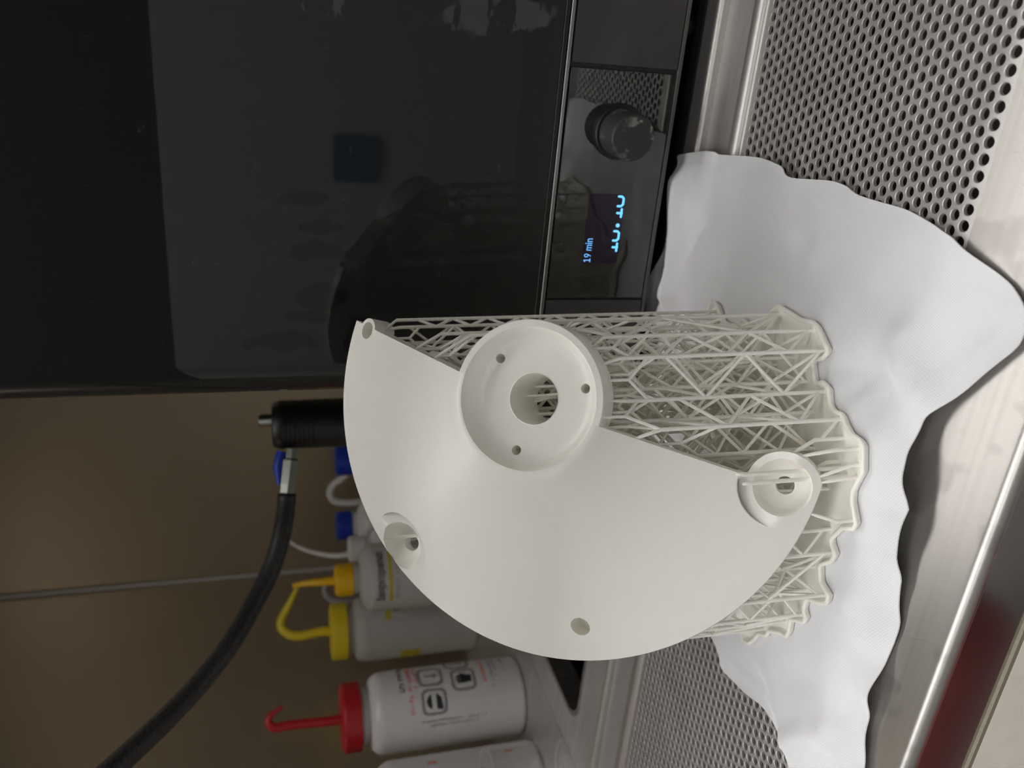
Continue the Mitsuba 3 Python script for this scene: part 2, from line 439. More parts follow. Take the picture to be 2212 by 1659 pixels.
obj('bottom_edge', box(MX0 + .02, MX1 - .02, FY - .0008, FY + .004, MZ0, MZ0 + .0024, .0006), 'm_edge', mc)
zs0, zs1 = MZ0 + .003, MZT - .001
cp = obj('control_panel', box(-0.17127, -0.03932, FY - .0006, FY + .003, zs0, zs1, .0005), 'm_gloss', mc)
obj('side_panel', box(-0.03693, MX1 - .02, FY - .0009, FY + .003, zs0, zs1, .0005), 'm_matte', mc)
obj('side_panel', box(MX0 + .02, -0.1727, FY - .0009, FY + .003, zs0, zs1, .0005), 'm_matte', mc)
kn = obj('knob', place(lathe([(0, .0225), (.0114, .0225), (.0122, .0221), (.0128, .0210), (.0131, .004), (.0131, 0)], 64), frame((-0.07202, FY - .0006, 0.04962), (1, 0, 0), (0, 0, 1), (0, -1, 0))), 'm_knob', mc, smooth=35)
obj('ring', place(lathe([(.0131, .0042), (.0145, .0042), (.0153, .0034), (.0156, .0010), (.0156, 0)], 64), frame((-0.07202, FY - .0006, 0.04962), (1, 0, 0), (0, 0, 1), (0, -1, 0))), 'm_black', kn, smooth=35)
FR = frame((0, FY - .0007, 0), (1, 0, 0), (0, 0, 1), (0, -1, 0))          # text plane: x right, y up, z out
sc_ = obj('display', place(extrude(sg.box(-0.14927, 0.03958, -0.10749, 0.06204), 0, .0002), FR), 'm_screen', mc, smooth=False)
def glyph_bar(pts, w): return sg.LineString(pts).buffer(w / 2, 8)
def half_digits():
    g = []; w = .0013; z0 = 0.04072; x0 = -0.1421
    for s0 in (0.0, .0207):
        x = x0 + s0
        g += [glyph_bar([(x + .0007, z0 + .0003), (x + .0052, z0 + .0003)], w), glyph_bar([(x + .0029, z0), (x + .0029, z0 + .0029)], w)]
        u = x + .0066
        g.append(glyph_bar([(u + .0004, z0 + .0032), (u + .0004, z0 + .0012), (u + .0015, z0), (u + .0050, z0), (u + .0061, z0 + .0012), (u + .0061, z0 + .0032)], w))
    g.append(sg.Point(x0 + .0162, z0 + .0015).buffer(.0012))
    return shapely.union_all(g)
glow = {'type': 'area', 'radiance': {'type': 'rgb', 'value': [.22, .85, 1.6]}}
k = obj('time_text', place(extrude(half_digits(), .0002, .0004), FR), 'm_black', sc_, smooth=False); scene[k]['emitter'] = glow
tx = meshkit.text_mesh('19 min', .0042, .0002); w = tx.extents[0]; tx.apply_scale((.01434 / w, 1, 1)); tx.apply_translation((-0.14899, 0.05698, .0002))
k = obj('duration_text', place(tx, FR), 'm_black', sc_, smooth=False); scene[k]['emitter'] = {'type': 'area', 'radiance': {'type': 'rgb', 'value': [.22, .62, 1.3]}}
mk = obj('shade_sheet', box(MX0 - .006, MX1 + .03, .0705, FY + .285, 0.0002, .0016, .0006), 'm_shade_sheet'); tag(mk, 'thin black sheet standing in for the shade under the curing station', 'mat')  # dark sheet stands in for the shade under the machine front
for x, y in ((MX0 + .04, FY + .03), (MX1 - .04, FY + .03), (MX0 + .04, FY + .24), (MX1 - .04, FY + .24)):
    obj('foot', place(lathe([(0, .0017), (.009, .0017), (.010, .0025), (.010, MZ0), (0, MZ0)], 24), frame((x, y, 0), (1, 0, 0), (0, 1, 0), (0, 0, 1))), 'm_black', mc)

# ------------------------------------------------------------------ the printed half dome on its raft and supports
H = np.array([-.16009915, -.10459394, .14371811])          # hub rim centre, and its axes: n along the dome axis
n_ = np.array([.36954415, -.69362568, .61832074]); a_ = np.array([.88255866, .4702023, 0.]); b_ = np.array([-.29073584, .54570433, .78592586])
DOME = frame(H, a_, b_, n_)
MM = DOME.copy(); MM[:3, :3] *= .001                       # millimetres of the part to the world
TH0, HALF = 66.3, 180.2
def cs(poly):
    p = np.asarray(poly, float); x, y = p[:, 0], p[:, 1]
    if (x * np.roll(y, -1) - np.roll(x, -1) * y).sum() < 0: p = p[::-1]
    return m3.CrossSection([np.ascontiguousarray(p)])
def cyl(r, z0, z1, x=0, y=0, n=96): return m3.Manifold.cylinder(z1 - z0, r, r, n).translate((x, y, z0))
def polar(r, deg): return r * math.cos(math.radians(deg)), r * math.sin(math.radians(deg))
def wcone(r): return -.9 - (r - 33.0) * .5065
outer = [(30.0, -.05), (30.6, -.04), (31.6, -.22), (33.0, -.75), (35.0, -1.75), (38, wcone(38)), (45, wcone(45)), (60, wcone(60)), (90, wcone(90)), (109.5, wcone(109.5)), (118.3, wcone(109.5) - 5.6), (118.6, wcone(109.5) - 6.4), (118.4, -49.6)]
inner = [(116.2, -49.6), (116.0, wcone(109.5) - 7.0), (108.5, wcone(108.5) - 2.7), (40, wcone(40) - 2.7), (30.0, -5.0)]
shell = m3.Manifold.revolve(cs(outer + inner), 360, HALF).rotate((0, 0, TH0))
under = m3.Manifold.revolve(cs([(.01, -70)] + [(.01, -.05)] + outer + [(118.4, -70)]), 240)
under_half = m3.Manifold.revolve(cs([(.01, -70), (.01, -.05)] + outer + [(118.4, -70)]), 240, HALF).rotate((0, 0, TH0))
W1 = -38.3
big = [polar(104.5, 246.4), polar(108.0, 128.0)]
small = [polar(101.0, 183.7), polar(106.0, 67.4)]
add, cut = [], []
for x, y in big:
    add.append(cyl(14.9, -57, W1, x, y) ^ under)
    add.append(cyl(19.0, W1 - 3.0, W1, x, y) ^ under_half)
    bore = m3.Manifold.revolve(cs([(.01, -51.5), (4.5, -51.2), (8.0, -49.9), (10.3, -47.4), (11.5, -43.6), (11.9, W1 + .01), (11.9, -10), (.01, -10)]), 96).translate((x, y, 0))
    cut += [cyl(17.2, W1, -5, x, y), bore, cyl(3.9, -70, -40, x, y, 48)]
for x, y in small:
    add.append(cyl(6.2, -54, -30, x, y, 64) ^ under)
    cut.append(cyl(4.3, -49, -10, x, y, 64))
for ang, off in ((66.4, 0.0), (246.4, -2.6)):              # the flange along the cut
    fl = [(33, wcone(33) - .8), (109, wcone(109) - .8), (116.5, wcone(116.5) - 3), (116.5, wcone(116.5) - 9), (109, wcone(109) - 12), (33, wcone(33) - 12)]
    add.append(m3.Manifold.extrude(cs(fl), 2.6).rotate((90, 0, 0)).translate((0, 2.6 + off, 0)).rotate((0, 0, ang)) ^ under_half)
body = shell
for m in add: body = body + m
for m in cut: body = body - m
cover_mm = tm(body)
hub_prof = [(10.9, -8.9 + .3), (11.4, -8.9), (21.5, -8.9), (25.0, -8.3), (27.6, -6.7), (29.2, -4.3), (29.75, -2.4), (29.9, -.35), (30.15, -.08), (32.7, -.08), (33.0, -.4), (33.0, -15.0), (28.5, -19.5), (13.6, -20.5), (13.2, -42.0), (10.9, -42.0)]
hubm = m3.Manifold.revolve(cs(hub_prof), 192)
for d in (38, 157, 277):
    x, y = polar(23.2, d); hubm = hubm - cyl(2.05, -30, 0, x, y, 40)
hubm = hubm - m3.Manifold.revolve(cs([(30.1, 2), (36, 2), (36, -3.0), (30.1, -3.0)]), 360, HALF).rotate((0, 0, TH0))
hub_mm = tm(hubm)
rp = thing('resin_print', 'ivory white 3D printed half dome standing on a lattice of supports and a wavy raft', 'print')
obj('dome', place(cover_mm, MM), 'm_resin', rp, smooth=28)
obj('hub_cup', place(hub_mm, MM), 'm_resin', rp, smooth=28)
tag(rp + '__hub_cup', 'round recessed hub with a central hole and three small holes')

# print frame: it leans back a little on the crumpled cloth
UP = np.array([-.04076581, .06116007, .99729514]); UP /= np.linalg.norm(UP); O = np.array([-.15496441, -.01072541, .0055])
EX = np.cross([0, 1, 0], UP); EX /= np.linalg.norm(EX); EYv = np.cross(UP, EX)
PF = frame(O, EX, EYv, UP); PFM = PF.copy(); PFM[:3, :3] *= .001
raft_pts = [(22.7, -61.3), (26.0, -65.7), (26.1, -74.1), (26.4, -86.0), (28.8, -95.3), (28.2, -99.1), (21.7, -110.4), (18.6, -111.1), (15.0, -108.8), (11.8, -102.7), (10.7, -101.9), (4.1, -106.3), (7.2, -111.7), (6.2, -116.9), (-0.4, -120.5), (-0.9, -124.1), (0.3, -129.2), (-2.5, -133.0), (-4.3, -137.5), (-3.9, -144.8), (-5.7, -147.6), (-16.3, -151.6), (-27.1, -148.3), (-30.9, -149.1), (-38.4, -155.2), (-42.3, -154.0), (-46.7, -146.8), (-51.5, -144.2), (-55.4, -141.6), (-59.2, -147.1), (-64.6, -145.5), (-71.4, -138.6), (-76.8, -141.1), (-78.6, -149.0), (-84.0, -149.2), (-88.4, -143.6), (-92.8, -134.9), (-98.8, -134.7), (-100.5, -137.8), (-105.0, -136.9), (-108.4, -131.4), (-111.1, -127.0), (-117.4, -127.9), (-121.9, -126.7), (-124.7, -120.4), (-130.8, -112.1), (-135.2, -110.7), (-139.2, -104.3),
            (-146, -101), (-151.5, -97), (-154.5, -91), (-150, -83), (-143, -79), (-139, -71), (-142, -62), (-137, -54), (-126, -50), (-118, -42), (-120, -33), (-112, -27), (-98, -26), (-90, -18), (-80, -20), (-66, -13), (-54, -14), (-46, -5), (-34, -2), (-20, -3), (-10, 5), (-2, 7.5), (4.5, 4), (5.0, -3), (-1, -12), (0, -24), (7, -33), (8, -46), (14, -53)]
RP = sg.Polygon(raft_pts).buffer(0).buffer(1.2, 8).buffer(-2.4, 8).buffer(1.2, 8)
def layer_mesh(levels):
    """closed wall mesh through offset copies of the raft outline: (offset, height)"""
    nb = 420; rings = []
    for off, hgt in levels:
        q = RP.buffer(off, 8); q = max(getattr(q, 'geoms', [q]), key=lambda g: g.area)
        L = q.exterior; c0 = L.project(sg.Point(raft_pts[0])); pts = [L.interpolate((c0 + L.length * t / nb) % L.length) for t in range(nb)]
        if not L.is_ccw: pts = pts[::-1]
        rings.append(np.array([(p.x, p.y, hgt) for p in pts]))
    v = np.vstack(rings); f = []; k = np.arange(nb)
    for a in range(len(rings) - 1):
        o, i = a * nb + k, (a + 1) * nb + k; o2, i2 = a * nb + (k + 1) % nb, (a + 1) * nb + (k + 1) % nb
        f += [np.stack([o, o2, i2], 1), np.stack([o, i2, i], 1)]
    return trimesh.Trimesh(v, np.vstack(f), process=False)
rim = layer_mesh([(-2.6, 0), (-.9, 1.3), (-.1, 2.6), (0, 3.2), (-.35, 3.75), (-1.0, 3.95), (-1.7, 3.75), (-2.1, 3.2), (-2.5, 2.0), (-3.4, 1.5)])
flo = extrude(RP.buffer(-2.0, 8), 0.0, 1.5)
obj('raft', place(cat([rim, flo]), PFM), 'm_strut', rp, smooth=40)

# heights of the part above the raft, along the print's own vertical
part = place(cat([cover_mm, hub_mm]), MM); tri = part.triangles
inv = np.linalg.inv(PF)
ltri = (tri.reshape(-1, 3) @ inv[:3, :3].T + inv[:3, 3]).reshape(-1, 3, 3) * 1000
lnrm = np.cross(ltri[:, 1] - ltri[:, 0], ltri[:, 2] - ltri[:, 0]); lnrm /= np.linalg.norm(lnrm, axis=1, keepdims=True) + 1e-12
def first_hit(x, y):
    """lowest surface over (x, y): height and normal, or None"""
    A, B, Cc = ltri[:, 0, :2], ltri[:, 1, :2], ltri[:, 2, :2]; p = np.array([x, y])
    def cr(u, v): return u[:, 0] * v[:, 1] - u[:, 1] * v[:, 0]
    d = cr(B - A, Cc - A); ok = np.abs(d) > 1e-9; d = np.where(ok, d, 1)
    s = cr(p - A, Cc - A) / d; t = cr(B - A, p - A) / d
    m = ok & (s >= 0) & (t >= 0) & (s + t <= 1)
    if not m.any(): return None
    zz = ltri[m, 0, 2] + s[m] * (ltri[m, 1, 2] - ltri[m, 0, 2]) + t[m] * (ltri[m, 2, 2] - ltri[m, 0, 2])
    k = np.argmin(zz); nn = lnrm[m][k]
    return zz[k], nn * (-1 if nn[2] > 0 else 1)
feet = [(-0.5, -2.2), (20.5, -65.8), (23.4, -94.3), (18.5, -105.8), (1.7, -112.0), (-10.7, -106.9), (-4.2, -127.1), (-10.8, -131.7), (-9.9, -142.4), (-16.2, -144.7), (-21.5, -146.0), (-39.5, -150.1), (-52.6, -137.1), (-61.7, -141.7), (-82.9, -143.5), (-103.1, -131.9), (-116.7, -120.2), (-146.5, -91), (-135, -104), (-76, -132), (-3, -6), (6, -40), (12, -58)]
inside = RP.buffer(-4.5)
rs = random.Random(5)
for gy in range(0, 10):
    for gx in range(0, 12):
        x = 16 - gx * 17.5 + (gy % 2) * 8.7 + rs.uniform(-3, 3); y = -6 - gy * 15.5 + rs.uniform(-3, 3)
        if inside.contains(sg.Point(x, y)) and min(math.hypot(x - a, y - b) for a, b in feet) > 11.0: feet.append((x, y))
def to_local(r, deg, w):
    x, y = polar(r, deg); p = H + (a_ * x + b_ * y + n_ * w) * .001
    return (inv[:3, :3] @ p + inv[:3, 3]) * 1000
cols = []
for q, (r_, d_) in enumerate(((86.0, 246.0), (90.0, 244.0))):   # two supports stand in front of the lower counterbore
    p = to_local(r_, d_, wcone(r_) - .4); cols.append((p[0] + q * .6, p[1] - 1.2 + q * .6, p[2] - 3, p))
tips = [to_local(106.0, 67.4, -54)] + [to_local(r_, d_, -50) for r_, d_ in ((96, 69), (84, 68.6), (72, 68.6), (60, 68.6), (48, 68.6), (90, 78), (74, 80), (58, 82), (98, 88), (80, 94), (62, 98))]
feet = [f for f in feet if min(math.hypot(f[0] - t[0], f[1] - t[1]) for t in tips) > 7.5] + [(t[0], t[1]) for t in tips if inside.buffer(3).contains(sg.Point(t[0], t[1]))]
feet = [f for f in feet if min(math.hypot(f[0] - c[0], f[1] - c[1]) for c in cols) > 3.5]
for x, y in feet:
    hit = first_hit(x, y)
    if hit is None:                                          # nothing straight above: reach to the nearest part of the print
        for rr in (2, 4, 6, 8, 10, 13, 16):
            c = [(first_hit(x + rr * math.cos(t), y + rr * math.sin(t)), t) for t in np.linspace(0, 2 * PI, 16, endpoint=False)]
            c = [(q, t) for q, t in c if q]
            if c:
                q, t = min(c, key=lambda e: e[0][0]); tipxy = (x + (rr + .8) * math.cos(t), y + (rr + .8) * math.sin(t)); q2 = first_hit(*tipxy) or q
                cols.append((x, y, max(q2[0] - 5 - 1.1 * rr, 4), np.array([*tipxy, q2[0] + .6]))); break
        continue
    z, nn = hit; pre = z - min(9.0, z * .45)
    tip = np.array([x, y, z])
    lat = -nn[:2] * (z - pre) * .55                            # pins turn towards the surface
    q = first_hit(x + lat[0], y + lat[1])
    if q and abs(q[0] - z) < 12: tip = np.array([x + lat[0], y + lat[1], q[0] + .4])
    cols.append((x, y, pre, tip))
R1 = .92
colmeshes, branch = [], []
for x, y, pre, tip in cols:
    pts = [(x, y, 1.0), (x, y, pre), tip]
    p2 = np.array(pts[1]) * .25 + np.array(pts[2]) * .75
    colmeshes.append(tube([pts[0], (x, y, 2.2), pts[1], p2, pts[2]], [1.25, R1, R1, .75, .42], 8))
pb = to_local(108.0, 128.0, -44.5)
braces0 = tube([pb + [3.5, 2, 10.5], pb + [3.5, 2, -10.5]], .8, 8)
cx = np.array([(c[0], c[1]) for c in cols]); tops = np.array([c[2] for c in cols])
tri2 = Delaunay(cx); edges = set()
for s in tri2.simplices:
    for a, b in ((0, 1), (1, 2), (0, 2)): edges.add(tuple(sorted((int(s[a]), int(s[b])))))
braces, pins = [braces0], []
for a, b in sorted(edges):
    d = np.linalg.norm(cx[a] - cx[b])
    if d > 36 or d < 4: continue
    mid = (cx[a] + cx[b]) / 2
    if any(k not in (a, b) and np.linalg.norm(cx[k] - mid) < d / 2 * .93 for k in range(len(cx))): continue
    top = min(tops[a], tops[b]); step = np.clip(d * rs.choice((.85, 1.0, 1.15)), 9, 30); z = 2.5 + rs.uniform(0, 3); side = rs.random() < .5
    lim = top - 1
    q = first_hit(*mid) if d > 11 else None
    node = None
    if q and q[0] - d * .55 - 10 > 8 and abs(q[0] - max(tops[a], tops[b])) < 35:
        nz = q[0] - 9; node = np.array([*mid, nz]); drop = d * .48
        for e in (a, b):
            za = min(nz - drop, tops[e])
            braces.append(tube([(*cx[e], za), node], .72, 6))
        pins.append(tube([node - [0, 0, .2], node + [0, 0, 6], np.array([*mid, q[0] + .5])], [.68, .68, .4], 6))
        lim = min(lim, nz - drop)
    while z + step < lim:
        p0, p1 = (cx[a], cx[b]) if side else (cx[b], cx[a])
        braces.append(tube([(*p0, z), (*p1, z + step)], .74, 6)); z += step; side = not side
eyel = (inv[:3, :3] @ EYE + inv[:3, 3]) * 1000
def near_first(ms): return sorted(ms, key=lambda m: np.linalg.norm(m.vertices.mean(0) - eyel))
for m in colmeshes: obj('support_column', place(m, PFM), 'm_strut', rp, smooth=40)
br = near_first(braces)
for m in br[:300]: obj('support_brace', place(m, PFM), 'm_strut', rp, smooth=40)
if len(br) > 300:
    k = obj('inner_support_braces', place(cat(br[300:]), PFM), 'm_strut', rp, smooth=40); labels[k] = {'label': 'inner diagonal support braces', 'kind': 'stuff'}
for m in near_first(pins)[:300]: obj('support_pin', place(m, PFM), 'm_strut', rp, smooth=40)

# ------------------------------------------------------------------ white cloth under the print
cl = np.array([[-85.5, 70.4], [-78.1, 42.5], [-75.6, 23.1], [-75.8, 15.4], [-71.7, -13.4], [-70.7, -35.3], [-70.9, -46.0], [-74.2, -49.5], [-74.7, -54.6], [-70.6, -80.0], [-70.6, -91.0], [-72.8, -99.0], [-72.9, -110.3], [-72.1, -128.8], [-73.7, -145.7], [-75.8, -156.5], [-79.0, -162.2], [-83.2, -173.6], [-86.5, -181.0], [-90.4, -186.2], [-95.6, -191.2], [-106.1, -191.4], [-117.8, -185.1], [-129.4, -178.9], [-142.0, -172.3], [-149.3, -170.5], [-157.7, -170.4], [-167.1, -172.4], [-177.8, -175.8], [-193.5, -178.0], [-204.9, -177.6], [-216.2, -179.7], [-224.6, -179.9], [-236.2, -182.0], [-247.8, -181.5], [-263.8, -183.2], [-277.7, -184.8], [-290.6, -184.2], [-303.4, -186.6], [-316.7, -189.6], [-332.5, -188.5], [-347.2, -176.6], [-350.0, -161.4], [-345.1, -153.9], [-342.4, -148.3], [-335.1, -141.6], [-334.8, -123.3], [-343.5, -100.0], [-345.3, -82.7], [-338.2, -78.6], [-334.8, -72.1], [-330.8, -41.2], [-297.8, 10.6], [-252.5, 52.9], [-188.3, 76.0], [-174.7, 76.5], [-162.3, 75.0], [-143.9, 68.2], [-127.9, 64.2], [-111.3, 60.7], [-97.3, 62.8], [-90.9, 65.2]]) / 1000
for _ in range(1):
    nx = np.roll(cl, -1, 0); cl = np.stack([.84 * cl + .16 * nx, .16 * cl + .84 * nx], 1).reshape(-1, 2)
CP = sg.Polygon(cl).buffer(0)
L = CP.exterior; nb = int(L.length / .0022)
bpts = np.array([L.interpolate(L.length * t / nb).coords[0] for t in range(nb)])
gx, gy = np.meshgrid(np.arange(-.36, -.06, .0026), np.arange(-.20, .085, .0026)); gx = gx + (np.arange(gx.shape[0]) % 2)[:, None] * .0013
gp = np.stack([gx.ravel(), gy.ravel()], 1)
inn = shapely.contains_xy(CP.buffer(-.0014), gp[:, 0], gp[:, 1])
cp_ = np.vstack([bpts, gp[inn]]); dl = Delaunay(cp_); cen = cp_[dl.simplices].mean(1)
ft = dl.simplices[shapely.contains_xy(CP, cen[:, 0], cen[:, 1])]
a2 = np.cross(cp_[ft[:, 1]] - cp_[ft[:, 0]], cp_[ft[:, 2]] - cp_[ft[:, 0]]); ft = ft[np.abs(a2) > 1e-11]; a2 = np.cross(cp_[ft[:, 1]] - cp_[ft[:, 0]], cp_[ft[:, 2]] - cp_[ft[:, 0]])
ft[a2 < 0] = ft[a2 < 0][:, ::-1]
def floor_z(y):
    z = np.zeros_like(y); s = np.maximum(BY - y, 0)
    z = np.where(y < BY, -np.where(s < BR * math.sin(BA), s ** 2 / (2 * BR), BR * (1 - math.cos(BA)) + (s - BR * math.sin(BA)) * math.tan(BA)), z)
    z = z + np.where(y > -.06, .0048 * np.exp(-((y - .0118) / .018) ** 2), 0)
    return z
def cloth_z(p):
    x, y = p[:, 0], p[:, 1]
    P3 = np.stack([x, y, np.zeros_like(x)], 1)
    edge = np.array(shapely.distance(L, shapely.points(p)))
    lp = (np.stack([x, y, np.full_like(x, .0036)], 1) @ inv[:3, :3].T + inv[:3, 3]) * 1000
    rd = np.array(shapely.distance(RP, shapely.points(lp[:, :2]))) / 1000
    plane = O[2] - ((x - O[0]) * UP[0] + (y - O[1]) * UP[1]) / UP[2] - .0003
    und = (meshkit.fbm(P3 * 17 + 5, 3, 3) - .42) * .0075
    small = (meshkit.fbm(P3 * 55, 2, 9) - .5) * .0016
    ruff = np.exp(-edge / .007) * (.0008 + .0052 * np.clip(meshkit.noise(P3 * 42, 4) - .25, 0, 1))
    hem = .0007 * np.exp(-((edge - .0085) / .0022) ** 2)
    def fold(x0, y0, x1, y1, hgt, w):
        d = np.array(shapely.distance(sg.LineString([(x0, y0), (x1, y1)]), shapely.points(p))); return hgt * np.exp(-(d / w) ** 2)
    f = fold(-.118, -.150, -.142, -.172, .005, .008) + fold(-.104, -.085, -.135, -.165, .0045, .009) + fold(-.100, .060, -.165, .045, .008, .008) + fold(-.19, .06, -.13, .02, .004, .009) + fold(-.265, -.165, -.27, -.187, .005, .009) + fold(-.255, -.150, -.31, -.170, .004, .008) + fold(-.305, -.11, -.335, -.16, .004, .010) + fold(-.085, -.02, -.10, -.06, .003, .007) + fold(-.30, -.175, -.33, -.15, .004, .007)
    z = floor_z(y) + .0012 + np.maximum(und + small + f, 0) * np.clip(1.2 - 0 * edge, 0, 1) + ruff + hem
    w = np.clip(rd / .024, 0, 1); w = w * w * (3 - 2 * w)
    return np.maximum(plane * (1 - w) + z * w, floor_z(y) + .0010), rd
cz, rd = cloth_z(cp_)
nv = len(cp_); topv = np.column_stack([cp_, cz]); botv = np.column_stack([cp_, cz - .0006])
k = np.arange(nb); k2 = (k + 1) % nb
ccw = L.is_ccw
wall = np.vstack([np.stack([k, k + nv, k2 + nv], 1), np.stack([k, k2 + nv, k2], 1)])
if not ccw: wall = wall[:, ::-1]
cloth = trimesh.Trimesh(np.vstack([topv, botv]), np.vstack([ft, ft[:, ::-1] + nv, wall]), process=False)
k = obj('cloth', cloth, 'm_cloth', smooth=45); tag(k, 'white woven wiping cloth spread over the grille under the printed part', 'cloth')

# ------------------------------------------------------------------ bottles along the left wall
def ang_to_eye(x, y): return math.atan2(EYE[1] - y, EYE[0] - x)
def shift(m, x, y, z): q = m.copy(); q.apply_translation((x, y, z)); return q
def bottle_profile(r, hb, rn, hn):
    """wall of the bottle body from the base centre to the neck mouth"""
    e = .006
    pr_ = [(0, .0015), (r - e - .002, .0015), (r - e, 0)] + [(r - e + e * math.sin(t), e - e * math.cos(t)) for t in np.linspace(.2, PI / 2, 6)]
    s = hb - .016
    pr_ += [(r, s)] + [(r - (r - rn) * (1 - math.cos(t)), s + .015 * math.sin(t)) for t in np.linspace(.3, PI / 2, 7)]
    pr_ += [(rn, hb + .002), (rn + .0012, hb + .0035), (rn + .0012, hb + .005), (rn, hb + .006), (rn, hb + hn)]
    return pr_
def cap_mesh(r, h, ribs=48):
    m = lathe([(0, h), (r - .003, h), (r - .001, h - .001), (r, h - .003), (r, 0), (r - .002, 0)], ribs * 2)
    v = m.vertices; rad = np.hypot(v[:, 0], v[:, 1]); a = np.arctan2(v[:, 1], v[:, 0])
    s = np.where((rad > r * .98) & (v[:, 2] < h - .002), 1 + .008 * np.cos(a * ribs), 1); v[:, 0] *= s; v[:, 1] *= s; m.vertices = v
    return m
def wash_bottle(name, label, x, y, z, r, hb, rn, rc, hc, body_mat, cap_mat, spout=None, tilt=(0, 0), group=None):
    t = thing(name, label, 'bottle', group)
    b = obj('body', shift(lathe(bottle_profile(r, hb, rn, .012), 72), x, y, z), body_mat, t, smooth=40)
    zc = z + hb + .0075
    c = obj('cap', shift(cap_mesh(rc, hc), x, y, zc), cap_mat, t, smooth=40)
    if spout:
        pts, rad, mat = spout
        obj('spout', tube(pts, rad, 14, 30), mat, t, smooth=True)
    return t, b, zc + hc
def ink(parent, name, mesh, mat, r, x, y, ang, z):
    return obj(name, onto_cylinder(finer(mesh), r + .00025, x, y, ang, z), mat, parent, smooth=False)
def flat(poly, d=.00025): return extrude(poly, 0, d)
def scribble(w, hgt, seed, weight=.45):
    """an unreadable line of small print: letter-sized blocks"""
    r_ = random.Random(seed); x = -w / 2; g = []
    while x < w / 2:
        lw = hgt * r_.uniform(.35, .75)
        if r_.random() < .86:
            k_ = r_.choice((0, 1, 2))
            g.append(sg.box(x, 0, x + lw * .35, hgt * r_.uniform(.7, 1)))
            if k_ > 0: g.append(sg.box(x, 0 if k_ == 1 else hgt * .55, x + lw, hgt * .25 if k_ == 1 else hgt * .8))
        x += lw + hgt * .22
    return flat(shapely.union_all(g))
def rrect(w, hgt, r): return sg.box(-w / 2 + r, -hgt / 2 + r, w / 2 - r, hgt / 2 - r).buffer(r, 8)
def move(poly, dx, dy): return shapely.affinity.translate(poly, dx, dy)

# red-capped bottle with pictograms
BX, BYY, BZ, BRr, BH = -.692, .263, LEDGE, .0405, .1615
t, b, ztop = wash_bottle('wash_bottle', 'white wash bottle with red cap and black hand and goggles pictograms', BX, BYY, BZ, BRr, BH, .0265, .034, .0185, 'm_ldpe', 'm_redcap',
    spout=([(BX, BYY, BZ + BH + .018), (BX, BYY, BZ + BH + .06), (BX, BYY, BZ + BH + .086), (BX + .001, BYY + .001, BZ + BH + .095), (BX + .006, BYY + .006, BZ + BH + .0975), (BX + .011, BYY + .010, BZ + BH + .091), (BX + .0145, BYY + .013, BZ + BH + .084)], [.0050, .0048, .0047, .0046, .0038, .0026, .0018], 'm_redcap'))
A0 = ang_to_eye(BX, BYY)
def pict(dx, dy, inner_poly, mat='m_ink'):
    ring = rrect(.026, .026, .0065).difference(rrect(.0205, .0205, .0045))
    ink(b, 'pictogram_frame', shift(flat(ring), dx, dy, 0), 'm_inkgrey', BRr, BX, BYY, A0, BZ)
    ink(b, 'pictogram', shift(flat(inner_poly), dx, dy, 0), mat, BRr, BX, BYY, A0, BZ)
hand = shapely.union_all([sg.box(-.0042, -.0085, .0042, -.002), sg.box(-.0050, -.003, .0050, .0025)] + [glyph_bar([(-.0038 + .0025 * q, .001), (-.0040 + .0027 * q, .0075 - .0012 * abs(q - 1.4))], .0019) for q in range(4)] + [glyph_bar([(.0045, -.002), (.0066, .0022)], .002)])
face = sg.Point(0, 0).buffer(.0078).difference(sg.box(-.009, -.0016, .009, .0022).buffer(.0006)).union(sg.box(-.0080, -.0086, -.003, -.004))
glass = shapely.union_all([sg.box(-.0015, -.007, .0006, .006), sg.box(-.003, -.006, .002, -.003)])
pict(.004, .097, face); pict(.024, .064, hand); pict(.033, .098, glass, 'm_inkgrey'); pict(.052, .067, glass, 'm_inkgrey')
ink(b, 'black_lettering', shift(scribble(.034, .0060, 3), .034, .1255, 0), 'm_ink', BRr, BX, BYY, A0, BZ)
ink(b, 'red_lettering', shift(scribble(.056, .0042, 4), .022, .1180, 0), 'm_inkred', BRr, BX, BYY, A0, BZ)
ink(b, 'red_lettering', shift(scribble(.030, .0040, 5), .035, .1115, 0), 'm_inkred', BRr, BX, BYY, A0, BZ)
ink(b, 'red_lettering', shift(scribble(.036, .0040, 6), .036, .0400, 0), 'm_inkred', BRr, BX, BYY, A0, BZ)
for q, (w_, dx, dy) in enumerate(((.036, .030, .032), (.026, .036, .027), (.024, .040, .018))):
    ink(b, 'grey_lettering', shift(scribble(w_, .0030, 20 + q), dx, dy, 0), 'm_inkgrey', BRr, BX, BYY, A0, BZ)
for q, (w_, dx) in enumerate(((.066, -.0135), (.050, -.0180))):
    m = scribble(w_, .0026, 30 + q); m.apply_transform(trimesh.transformations.rotation_matrix(PI / 2, (0, 0, 1)))
    ink(b, 'grey_lettering', shift(m, dx, .078, 0), 'm_inkgrey', BRr, BX, BYY, A0, BZ)
